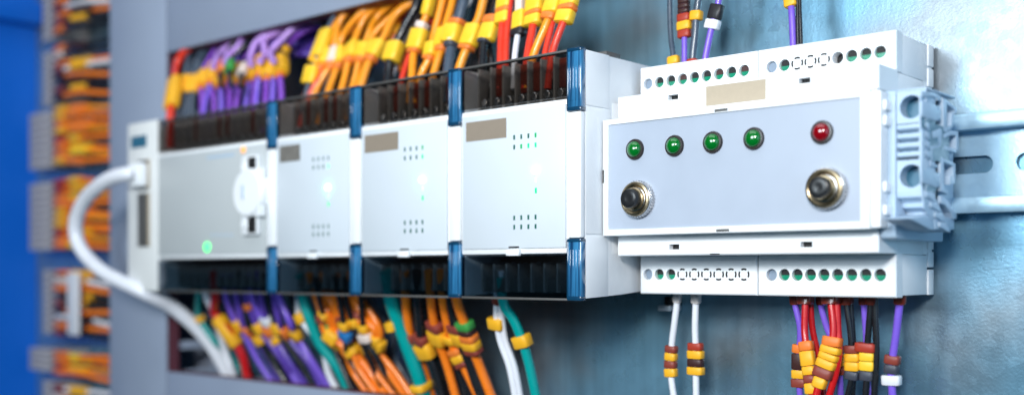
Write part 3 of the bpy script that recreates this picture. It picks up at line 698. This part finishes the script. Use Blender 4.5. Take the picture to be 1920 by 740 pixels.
# D and C: above the right hand and middle expansion modules
def d5(L, y0=339.0, y1=352.0):
    n = len(L); return [(640+a/3.7, b_/3.7, y0+(y1-y0)*(i/(n-1))) for i, (a, b_) in enumerate(L)]
dz = lambda v: v/3.7
GD = 'wires rising from the rightmost expansion module'
wire('bright red wire under a yellow marker, first of the red wires', 'brightred', d5([(1103, 620), (1104, 420), (1115, 180), (1135, 0), (1150, -160)]), 3.3, [(dz(165), dz(92), 'lemon', 7.6), (dz(90), dz(64), 'orange', 7.8), (dz(62), dz(-40), 'lemon', 7.8)], GD)
wire('bright red wire touching the first red wire on its right', 'brightred', d5([(1138, 620), (1140, 400), (1152, 180), (1172, 0), (1185, -160)]), 3.2, [], GD)
wire('pale braided wire with a black collar and yellow white marker', 'white', d5([(1195, 620), (1203, 400), (1228, 210), (1240, 60), (1245, -160)]), 2.6, [(dz(250), dz(205), 'black', 7), (dz(203), dz(84), 'lemon', 6.6), (dz(82), dz(-20), 'pinkwhite', 4)], GD)
wire('bright red wire under the wide yellow marker with orange stripe', 'brightred', d5([(1275, 620), (1293, 390), (1330, 180), (1345, 0), (1360, -160)]), 3.6, [(dz(178), dz(114), 'lemon', 8.6), (dz(112), dz(88), 'orange', 8.8), (dz(86), dz(-40), 'lemon', 8.8)], GD)
wire('amber wire slanting up between red wires', 'amber', d5([(1290, 620), (1332, 390), (1430, 150), (1478, 0), (1510, -160)]), 3.6, [(dz(140), dz(96), 'orange', 7), (dz(94), dz(10), 'lemon', 8.0)], GD)
wire('bright red wire just right of the amber wire', 'brightred', d5([(1380, 620), (1415, 370), (1468, 150), (1500, 0), (1525, -160)], 341, 354), 2.8, [], GD)
wire('bright red wire ending in a tilted yellow marker, rightmost of the red wires', 'brightred', d5([(1430, 620), (1465, 365), (1545, 140), (1585, 0), (1615, -160)]), 3.3, [(dz(160), dz(80), 'lemon', 8.4), (dz(78), dz(46), 'orange', 8.6), (dz(44), dz(-60), 'lemon', 8.4)], GD)
GC = 'wires rising from the middle expansion module'
wire('amber wire with two yellow markers and a white tip, left of the middle group', 'amber', d5([(478, 720), (490, 540), (505, 360), (545, 220), (600, 80), (650, -160)]), 3.8, [(dz(370), dz(345), 'orange', 7), (dz(343), dz(210), 'lemon', 9.5), (dz(205), dz(160), 'pinkwhite', 6), (dz(110), dz(-20), 'lemon', 5)], GC)
wire('red wire bending in front of the dark wires of the middle group', 'brightred', d5([(380, 740), (420, 560), (462, 420), (520, 250), (640, 130), (690, -160)], 342, 358), 3.0, [], GC)
wire('amber wire with narrow lower yellow marker in the middle group', 'amber', d5([(525, 720), (552, 530), (612, 400), (640, 260), (690, 60), (740, -160)]), 3.8, [(dz(420), dz(392), 'orange', 6.4), (dz(390), dz(300), 'lemon', 6.6)], GC)
wire('amber wire behind the white topped marker in the middle group', 'amber', d5([(610, 720), (638, 530), (690, 350), (720, 200), (770, 20), (800, -160)], 340, 356), 3.8, [(dz(360), dz(325), 'orange', 6.8), (dz(323), dz(200), 'lemon', 8.6)], GC)
wire('slate wire with pale tip below the broad yellow marker', 'greyblack', d5([(728, 720), (742, 500), (765, 330), (800, 200), (850, 0), (880, -160)]), 5.0, [(dz(335), dz(300), 'slate', 6), (dz(298), dz(285), 'white', 5), (dz(300), dz(180), 'lemon', 9.4, 1.6), (dz(178), dz(140), 'orange', 7)], GC)
wire('amber wire leaning right below an orange edged marker', 'amber', d5([(770, 720), (815, 490), (872, 330), (905, 220), (960, 110), (1020, -160)]), 4.2, [(dz(350), dz(322), 'orange', 7.6), (dz(320), dz(180), 'lemon', 8.6)], GC)
wire('black wire under the orange topped yellow marker', 'black', d5([(970, 720), (980, 460), (990, 290), (1025, 180), (1060, 90), (1130, -160)]), 3.6, [(dz(300), dz(270), 'slate', 5.4), (dz(284), dz(172), 'lemon', 8.6, -1), (dz(170), dz(120), 'orange', 7.6)], GC)
wire('thin black wire right of the orange topped marker', 'black', d5([(1040, 720), (1042, 450), (1022, 290), (1040, 120), (1100, -160)], 342, 358), 3.0, [], GC)
wire('thin cream wire looping over the orange topped marker', 'white', d5([(980, 240), (1010, 150), (1060, 60), (1125, -20), (1180, -160)], 350, 360), 1.8, [], GC)
wire('thin cream wire crossing the black wires on the left of the middle group', 'white', d5([(300, 640), (380, 470), (440, 280), (520, 110), (580, -160)], 352, 364), 2.0, [], GC)
wire('thin cream wire behind the white topped marker', 'white', d5([(640, 330), (700, 200), (810, 100), (900, 10), (960, -160)], 356, 366), 2.0, [], GC)
wire('cream wire fraying up beside the lone yellow marker', 'white', d5([(330, 420), (370, 290), (430, 190), (500, 90), (560, -80)], 352, 366), 2.4, [], GC)
wire('black wire under the squarest yellow marker beside the cream wires', 'black', d5([(310, 760), (330, 520), (352, 380), (420, 230), (520, 40), (560, -160)], 342, 360), 4.6, [(dz(428), dz(300), 'lemon', 9.6)], GC)
blk = [(540, 560, 40), (590, 620, 110), (680, 700, 150), (760, 790, 210), (850, 870, 290), (900, 960, 340), (930, 1000, 420), (560, 500, -60)]
for i, (a, b_, c) in enumerate(blk):
    wire('%s dark wire from the left behind the middle group of amber wires' % ORD[i], 'black', d5([(a-60, 760), (a, 520), (b_, 300), (b_+40+c*.1, 120), (b_+130, -160)], 350, 368), 4.2, [], GC)
for i, (a, b_) in enumerate(((600, 640), (700, 760), (560, 620), (460, 600))):
    wire('%s orange wire from the left glimpsed behind the yellow markers' % ORD[i], 'orange', d5([(a-40, 500), (a, 300), (b_, 120), (b_+80, -160)], 362, 374), 4.0, [(dz(240+20*i), dz(170+20*i), 'yellow', 7)], GC)

# B: orange sleeves of the leftmost expansion module
GB = 'orange sleeved wires of the leftmost expansion module'
def b4(L, y0=340.0, y1=366.0): n = len(L); return [(290+a/3.084, b_/3.084, y0+(y1-y0)*(i/(n-1))) for i, (a, b_) in enumerate(L)]
bz_ = lambda v: v/3.084
ob = [(905, 985, 1005, 1075), (950, 1015, 1040, 1110), (1005, 1060, 1095, 1190), (1065, 1120, 1150, 1240), (1130, 1185, 1215, 1300), (1180, 1235, 1255, 1370), (1215, 1275, 1310, 1420)]
for i, (a, b_, c, d_) in enumerate(ob):
    wire('%s thick amber sleeve from the left over the leftmost expansion module' % ORD[i], 'amber', b4([(a-70, 760), (a, 530-i*4), (b_, 370-i*8), (c, 250-i*6), (d_, 110-i*6), (d_+170, -40)]), 5.2,
         [(bz_(405-i*8), bz_(375-i*8), 'orange', 8.4), (bz_(373-i*8), bz_(290-i*8), 'lemon' if i != 1 else 'pinkwhite', 9.6)], GB)
wire('red sleeve at the left edge of the amber sleeves', 'brightred', b4([(840, 760), (890, 545), (950, 420), (965, 330), (1000, 200), (1060, 80), (1120, -20)]), 4.2, [], GB)
wire('grey wire with a tall double yellow marker, left edge of the amber sleeves', 'greyblack', b4([(840, 700), (868, 520), (905, 400), (965, 290), (1010, 180), (1060, 40)], 338, 358), 4.0, [(bz_(470), bz_(370), 'lemon', 10), (bz_(350), bz_(320), 'yellow', 10), (bz_(318), bz_(165), 'lemon', 11)], GB)
wire('dark red wire rising behind the tall yellow markers', 'darkred', b4([(1000, 330), (1030, 200), (1060, 90), (1090, -60)], 362, 376), 6.0, [], GB)
for i in range(6):
    a = 1080+i*60
    wire('%s deep orange wire from the left arching behind the amber sleeves' % ORD[i], 'orange', b4([(a, 330-i*10), (a+30, 240-i*14), (a+110, 140-i*12), (a+260, 70-i*14), (a+420, 0-i*14)], 362, 380), 4.8,
         [(bz_(270-i*14), bz_(215-i*14), 'yellow' if i % 2 else 'dark', 8)], GB)

# A: purple group over the wide unit
GA = 'blurred purple and red wires over the wide cabled unit'
pu = [272, 300, 330, 385, 415, 447, 480, 525, 560, 600, 640, 680, 715]
for i, a in enumerate(pu):
    tp = 470-i*6
    col = ('violet', 'purple')[i % 2]; up = ('lilac', 'violet', 'deeppurple')[i % 3]
    wire('%s purple wire from the left with an orange yellow marker' % ORD[i], col if i % 4 else 'violet', b4([(a-18, 800), (a+4, 640-i*5), (a+18, tp), (a+40, tp-100), (a+110, tp-210), (a+260, tp-270)], 341, 372), 4.6,
         [(bz_(tp+45), bz_(tp+25), 'orange', 7.0), (bz_(tp+24), bz_(tp-52), 'yellow', 13)]+([(bz_(tp-70), bz_(tp-92), 'dark', 7.4), (bz_(tp-96), bz_(tp-136), 'yellow', 8)] if i > 9 else []), GA)
for i, (a, b_) in enumerate(((345, 250), (420, 215), (560, 190), (620, 175), (690, 160))):
    wire('%s lilac wire from the left arching over the orange yellow markers' % ORD[i], 'lilac', b4([(a-10, 392-i*12), (a, 340-i*8), (a+40, b_+60), (a+120, b_-10), (a+230, b_-60)], 346, 368), 5.2, [], GA)
for i in range(7):
    a = 760+i*14; z = 330-i*28
    wire('%s deep purple wire from below looping back into the upper duct' % ORD[i], 'deeppurple', b4([(a-30, z+50), (a+20, z+10), (a+90, z-10), (a+170, z-20), (a+260, z-70)], 372, 382), 5.0, [], GA)
wire('bright red wire bent over at the far left with a tall yellow marker', 'brightred', b4([(86, 860), (98, 690), (92, 560), (100, 470), (130, 370), (180, 300), (250, 250)], 332, 360), 6.4, [(bz_(610), bz_(450), 'yellow', 12)], GA)
for i, a in enumerate((150, 185, 222)):
    wire('%s dark grey wire from the left between the red wire and purple wires' % ORD[i], 'greyblack', b4([(a-10, 800), (a+2, 620), (a+8, 500), (a+30, 380), (a+90, 280), (a+180, 200)], 339, 368), 4.6, [(bz_(548), bz_(452), 'yellow', 9)], GA)
for i, (a, z, c) in enumerate(((385, 400, 'orange'), (450, 378, 'green'), (510, 410, 'pinkwhite'))):
    wire('dark wire with a single %s marker above the orange yellow row' % {'orange': 'orange', 'green': 'green', 'pinkwhite': 'pale pink'}[c], 'black', b4([(a-10, 500), (a, z+20), (a+20, z-40), (a+80, z-140), (a+170, z-220)], 338, 366), 3.6, [(bz_(z+26), bz_(z-20), c, 9)], GA)

# bottom groups
def f6(L, y0=341.0, y1=366.0): n = len(L); return [(280+a/3.524, 530+b_/3.524, y0+(y1-y0)*(i/(n-1))) for i, (a, b_) in enumerate(L)]
fz = lambda v: 530+v/3.524
GF = 'wires hanging from the wide cabled unit'
wire('dark teal wire at the far left below the wide unit', 'teal', f6([(320, -60), (330, 90), (350, 240), (430, 380), (520, 470), (700, 700)], 341, 378), 5.0, [(fz(200), fz(240), 'yellow', 6)], GF)
wire('white wire running down beside the thick red wire', 'white', f6([(380, -60), (390, 90), (408, 200), (470, 420), (540, 570), (600, 700)], 340, 372), 5.4, [], GF)
wire('thick dark red wire with a long slanted yellow marker', 'red', f6([(425, -60), (440, 90), (450, 200), (500, 320), (600, 480), (670, 620), (710, 720)], 339, 368), 7.0, [(fz(225), fz(410), 'yellow', 8.4)], GF)
for i in range(9):
    a = 530+i*42
    wire('%s %s wire from the left below the wide unit with a %s marker' % (ORD[i], 'black' if i in (2, 6) else 'purple', ('yellow', 'orange', 'yellow')[i % 3]), 'black' if i in (2, 6) else ('purple', 'deeppurple')[i % 2], f6([(a-20, -60), (a, 80), (a+50, 240+10*(i % 3)), (a+100, 340), (a+210, 520), (a+320, 700)], 341, 372), 5.0,
         [(fz(262+i % 3*34), fz(330+i % 3*28), ('yellow', 'orange', 'yellow')[i % 3], 8.4)]+([(fz(130), fz(170), 'orange', 7)] if i == 3 else [(fz(212), fz(262), 'white', 9)] if i == 5 else []), GF)
for i, (a, b_) in enumerate(((480, 640), (700, 860), (800, 900), (930, 1000))):
    wire('%s black wire from the left among the hanging purple wires' % ORD[i], 'black', f6([(a-40, -60), (a, 90), ((a+b_)/2-20, 320), (b_, 520), (b_+90, 700)], 348, 378), 5.2, [], GF)
GG = 'wires hanging from the leftmost expansion module'
wire('broad teal wire hanging left of the orange bunch', 'teal', f6([(985, -60), (1010, 70), (1060, 230), (1150, 400), (1230, 560), (1330, 740)], 338, 364), 7.6, [], GG)
wire('white wire with a yellow marker along the broad teal wire', 'white', f6([(990, -40), (1000, 120), (1030, 240), (1130, 430), (1190, 580), (1250, 740)], 344, 368), 5.2, [(fz(190), fz(255), 'yellow', 8)], GG)
for i in range(8):
    a = 1080+i*44
    bend = 1210+i*26 if i < 5 else 1370+(i-5)*55
    wire('%s orange wire from the left in the bunch under the leftmost expansion module' % ORD[i], 'orange', f6([(a-20, -60), (a, 70), (a+50, 190), (a+90 if i < 5 else a+150, 320), (bend+60, 440), (bend+150, 580), (bend+270, 760)], 340+i % 2*3, 366), 5.0,
         [(fz(330+i % 3*46), fz(390+i % 3*46), 'yellow', 8.6)]+([(fz(215), fz(262), 'maroon', 7.4)] if i in (0, 3, 5) else []), GG)
for i, (a, c, z) in enumerate(((1280, 'blue', 330), (1360, 'black', 300), (1440, 'pinkwhite', 330), (1160, 'green', 250))):
    wire('dark wire with a %s marker inside the orange bunch' % {'blue': 'bright blue', 'black': 'black', 'pinkwhite': 'pale lilac', 'green': 'green'}[c], 'black', f6([(a-60, -40), (a-40, 120), (a, z+20), (a+60, z+150), (a+180, 700)], 337, 364), 4.0, [(fz(z), fz(z+52), c, 9), (fz(z-60), fz(z-10), 'yellow', 7)], GG)
for i, (a, b_) in enumerate(((1430, 1560), (1470, 1640))):
    wire('%s dark slate wire from the left right of the orange bunch' % ORD[i], 'greyblack', f6([(a-40, -60), (a, 120), (b_-40, 330), (b_, 480), (b_+120, 740)], 352, 380), 5.0, [], GG)
def h7(L, y0=340.0, y1=366.0): n = len(L); return [(700+a/3.524, 530+b_/3.524, y0+(y1-y0)*(i/(n-1))) for i, (a, b_) in enumerate(L)]
GH_ = 'wires hanging from the middle expansion module'
wire('broad teal wire left of the orange and black wires', 'teal', h7([(90, -80), (115, 100), (165, 250), (230, 430), (300, 620), (350, 800)], 339, 362), 7.0, [(fz(240), fz(300), 'teal' if False else 'yellow', 6, -3.4), (fz(660), fz(705), 'yellow', 9)], GH_)
wire('orange wire with maroon tag and paired yellow block beside broad teal', 'orange', h7([(205, -80), (215, 110), (232, 270), (262, 420), (330, 560), (400, 800)]), 4.4, [(fz(330), fz(385), 'maroon', 7), (fz(400), fz(475), 'yellow', 7)], GH_)
wire('black wire with maroon collar over a square yellow marker', 'black', h7([(285, -80), (295, 110), (310, 280), (325, 420), (400, 560), (470, 800)], 338, 364), 4.4, [(fz(345), fz(400), 'maroon', 8), (fz(402), fz(490), 'yellow', 10)], GH_)
wire('orange wire ending in a tilted yellow block', 'orange', h7([(365, -80), (380, 110), (400, 250), (425, 370), (480, 520), (560, 800)], 338, 364), 4.2, [(fz(262), fz(310), 'maroon', 9), (fz(312), fz(400), 'yellow', 9.4)], GH_)
wire('orange wire in the middle with a narrow yellow marker', 'orange', h7([(450, -80), (460, 110), (490, 270), (520, 400), (600, 550), (720, 800)]), 4.4, [(fz(345), fz(390), 'yellow', 7), (fz(430), fz(468), 'orange', 7.4), (fz(470), fz(515), 'yellow', 7.6), (fz(517), fz(548), 'maroon', 7.4)], GH_)
wire('orange wire with bright green marker, rightmost of the orange ones', 'orange', h7([(535, -80), (550, 110), (600, 260), (645, 400), (700, 540), (800, 800)]), 4.6, [(fz(255), fz(300), 'green', 9), (fz(302), fz(335), 'dark', 8), (fz(337), fz(380), 'orange', 9), (fz(382), fz(430), 'yellow', 9), (fz(432), fz(460), 'maroon', 9)], GH_)
wire('black wire carrying stacked maroon and yellow markers near the green one', 'black', h7([(495, -80), (510, 120), (540, 290), (580, 400), (640, 560), (720, 800)], 341, 366), 4.2, [(fz(270), fz(320), 'maroon', 8), (fz(322), fz(400), 'yellow', 7)], GH_)
for i, (a, b_) in enumerate(((270, 440), (330, 500), (420, 560), (340, 470), (400, 620), (520, 680))):
    wire('%s black wire from the left among the hanging orange wires' % ORD[i], 'black', h7([(a-10, -80), (a, 120), ((a+b_)/2-30, 330), (b_-20, 520), (b_+70, 800)], 346+i % 2*3, 370), 4.6, [], GH_)
GI = 'wires hanging from the rightmost expansion module'
FB = lambda c: (fz(95), fz(138), c, 4.6)
wire('white twin wire with one yellow marker hanging alone', 'white', h7([(812, -80), (815, 110), (815, 230), (838, 380), (900, 560), (945, 800)], 341, 356), 2.9, [(fz(232), fz(302), 'yellow', 8.2, -.6)], GI, FB('ferrule_red'), pair=('white', 2.6))
wire('teal wire with one yellow marker hanging alone', 'teal', h7([(840, -40), (862, 140), (925, 240), (980, 370), (1030, 540), (1085, 800)], 341, 356), 4.4, [(fz(345), fz(420), 'yellow', 8.4)], GI)

# ------------------------------------------------------------------ white plug cable of the wide unit
sp = [(392, 640, 352), (440, 740, 362)]
pts = [(262, 329, 323), (240, 326, 316), (200, 338, 312), (160, 374, 312), (142, 420, 313), (152, 466, 315), (195, 510, 318), (265, 545, 326), (330, 580, 346), (392, 640, 364), (440, 720, 376)]
path = [P(*q) for q in spline(pts, 8)]
t = thing('plug_cable', 'thick white cable looping from the socket of the wide unit', 'cable', path[0])
obj('sheath', MB().sweep(path, lambda s_: [(4.3*math.cos(2*math.pi*i/16), 4.3*math.sin(2*math.pi*i/16)) for i in range(16)]), 'wire_white', t, smooth=60)
obj('plug', B(path[0].x-6, path[0].x+8, 318, 324.4, path[0].z-7, path[0].z+7, b=2), 'white', t)

# ------------------------------------------------------------------ terminal blocks at the far left
GT = 'grey terminal blocks in the far left column'
BL = [(80, -40, 80, 'top', 'grey terminal block cut by the top edge of the photo, with one white marker', 9),
      (80, 100, 200, 'second', 'grey terminal block second from the top with brownish wires', 8),
      (55, 215, 320, 'third', 'grey terminal block with solid orange markers just above the white cable loop', 8),
      (55, 345, 470, 'fourth', 'tallest grey terminal block with orange markers, crossed by the white cable loop', 10),
      (80, 505, 625, 'fifth', 'grey terminal block with an upright white marker strip below the white loop', 9),
      (55, 650, 692, 'sixth', 'smallest grey terminal block with orange markers near the bottom', 4),
      (80, 712, 800, 'bottom', 'grey terminal block cut by the bottom edge of the photo', 5)]
for px, y0, y1, nm, lab, n in BL:
    a = P(px, y0, 374); b_ = P(px, y1, 374); z1, z0 = a.z, b_.z
    t = thing('terminal_block', lab, 'terminal block', (a.x+16, PY, z0), GT)
    h = (z1-z0)/n
    mb = MB()
    for k in range(n):
        mb.box(a.x, -775, 374, PY-.2, z0+h*k+.25, z0+h*(k+1)-.25, b=.5)
    mb.box(a.x+1, -776, 376, PY-.3, z0+.3, z1-.3)
    obj('block_body', mb, 'block_grey', t)
    for k in range(n): obj('screw_recess', B(-790, -784, 373.7, 374.05, z0+h*k+h*.3, z0+h*(k+1)-h*.3, b=.1), 'interior', t)
    if nm in ('top', 'fifth'):
        q = P(140 if nm == 'top' else 138, y0, 365)
        obj('marker_strip', B(q.x-8, q.x+8, 364, 366, z0+2 if nm == 'fifth' else z0+h*4.2, z1-2, b=.5), 'tag_white', t)
    for k in range(n):
        zc = z0+h*(k+.5); py = y1+(y0-y1)*(k+.5)/n
        sel = {'third': 0, 'fourth': 0, 'sixth': 0}.get(nm, 1)
        col = ['orange', 'amber', 'orange'][k % 3] if not sel else ['black', 'orange', 'orange', 'black', 'white'][(k*2+len(nm)) % 5]
        mk = random.choice([('orange', 'yellow'), ('yellow', 'orange'), ('orange', 'orange'), ('orange', 'lemon'), ('red', 'yellow')]) if not sel else random.choice([('maroon', 'yellow'), ('orange', 'dark'), ('pinkwhite', 'yellow'), ('dark', 'orange')])
        xa = -775
        pts3 = [Vector((xa-2, 371.5+.4*(k % 3), zc)), Vector((xa+14, 369+1.2*(k % 2), zc+random.uniform(-.6, .6))), Vector((xa+38, 371+2*(k % 3), zc+random.uniform(-1.5, 1))), Vector((xa+66, 378, zc-2+random.uniform(-2, 2))), Vector((xa+104, 384, zc-3))]
        sp3 = spline(pts3, 6)
        tw = thing('wire', '%s %s wire from the bottom leaving the %s' % (ORD[k], {'darkred': 'dark red'}.get(col, col), {'top': 'terminal block cut by the top edge', 'second': 'second terminal block from the top', 'third': 'orange marked block above the white loop', 'fourth': 'tallest terminal block in the left column', 'fifth': 'block with the upright white strip', 'sixth': 'smallest terminal block near the bottom', 'bottom': 'terminal block cut by the bottom edge'}[nm]), 'wire', pts3[0], 'marked wires of the far left terminal blocks')
        obj('insulation', MB().sweep(sp3, lambda s_: [(1.9*math.cos(2*math.pi*i/10), 1.9*math.sin(2*math.pi*i/10)) for i in range(10)]), 'wire_'+col, tw, smooth=60)
        for (i0, i1, c) in ((1, 8, mk[0]), (9, 13+k % 3, mk[1])):
            if sel and (k+i0) % 3 == 0: continue
            obj('marker', MB().sweep(sp3[i0:i1], lambda s_, h=h: rrect(h*(.5 if not sel else .44), 2.8)), 'tag_'+c, tw, smooth=50)

for i in range(7):  # black wires added to darken the gaps between the sleeves
    a = 860+i*52
    wire('%s added black wire from the left, shade for the gaps between the thick amber sleeves' % ORD[i], 'black', b4([(a-40, 760), (a+20, 560), (a+70, 400), (a+90, 280), (a+130, 150), (a+260, 0)], 348, 372), 4.6, [(bz_(430-i*9), bz_(395-i*9), 'dark', 6)] if i % 2 else [], GB_)
for i in range(5):
    a = 1100+i*70
    wire('%s dark wire from the left in the gaps of the orange bunch below' % ORD[i], 'black', f6([(a-30, -60), (a, 80), (a+60, 220), (a+110, 360), (a+190, 520), (a+320, 740)], 347, 372), 4.4, [(fz(300+i*22), fz(345+i*22), ('yellow', 'maroon')[i % 2], 7)], GG_)
for i in range(5):
    a = 320+i*72
    wire('%s black wire from the left between the purple wires on top' % ORD[i], 'black', b4([(a-18, 800), (a+4, 620), (a+18, 480), (a+40, 370), (a+120, 250), (a+230, 170)], 346, 374), 4.6, [(bz_(470), bz_(425), ('orange', 'maroon')[i % 2], 7)] if i % 2 == 0 else [], GA_)
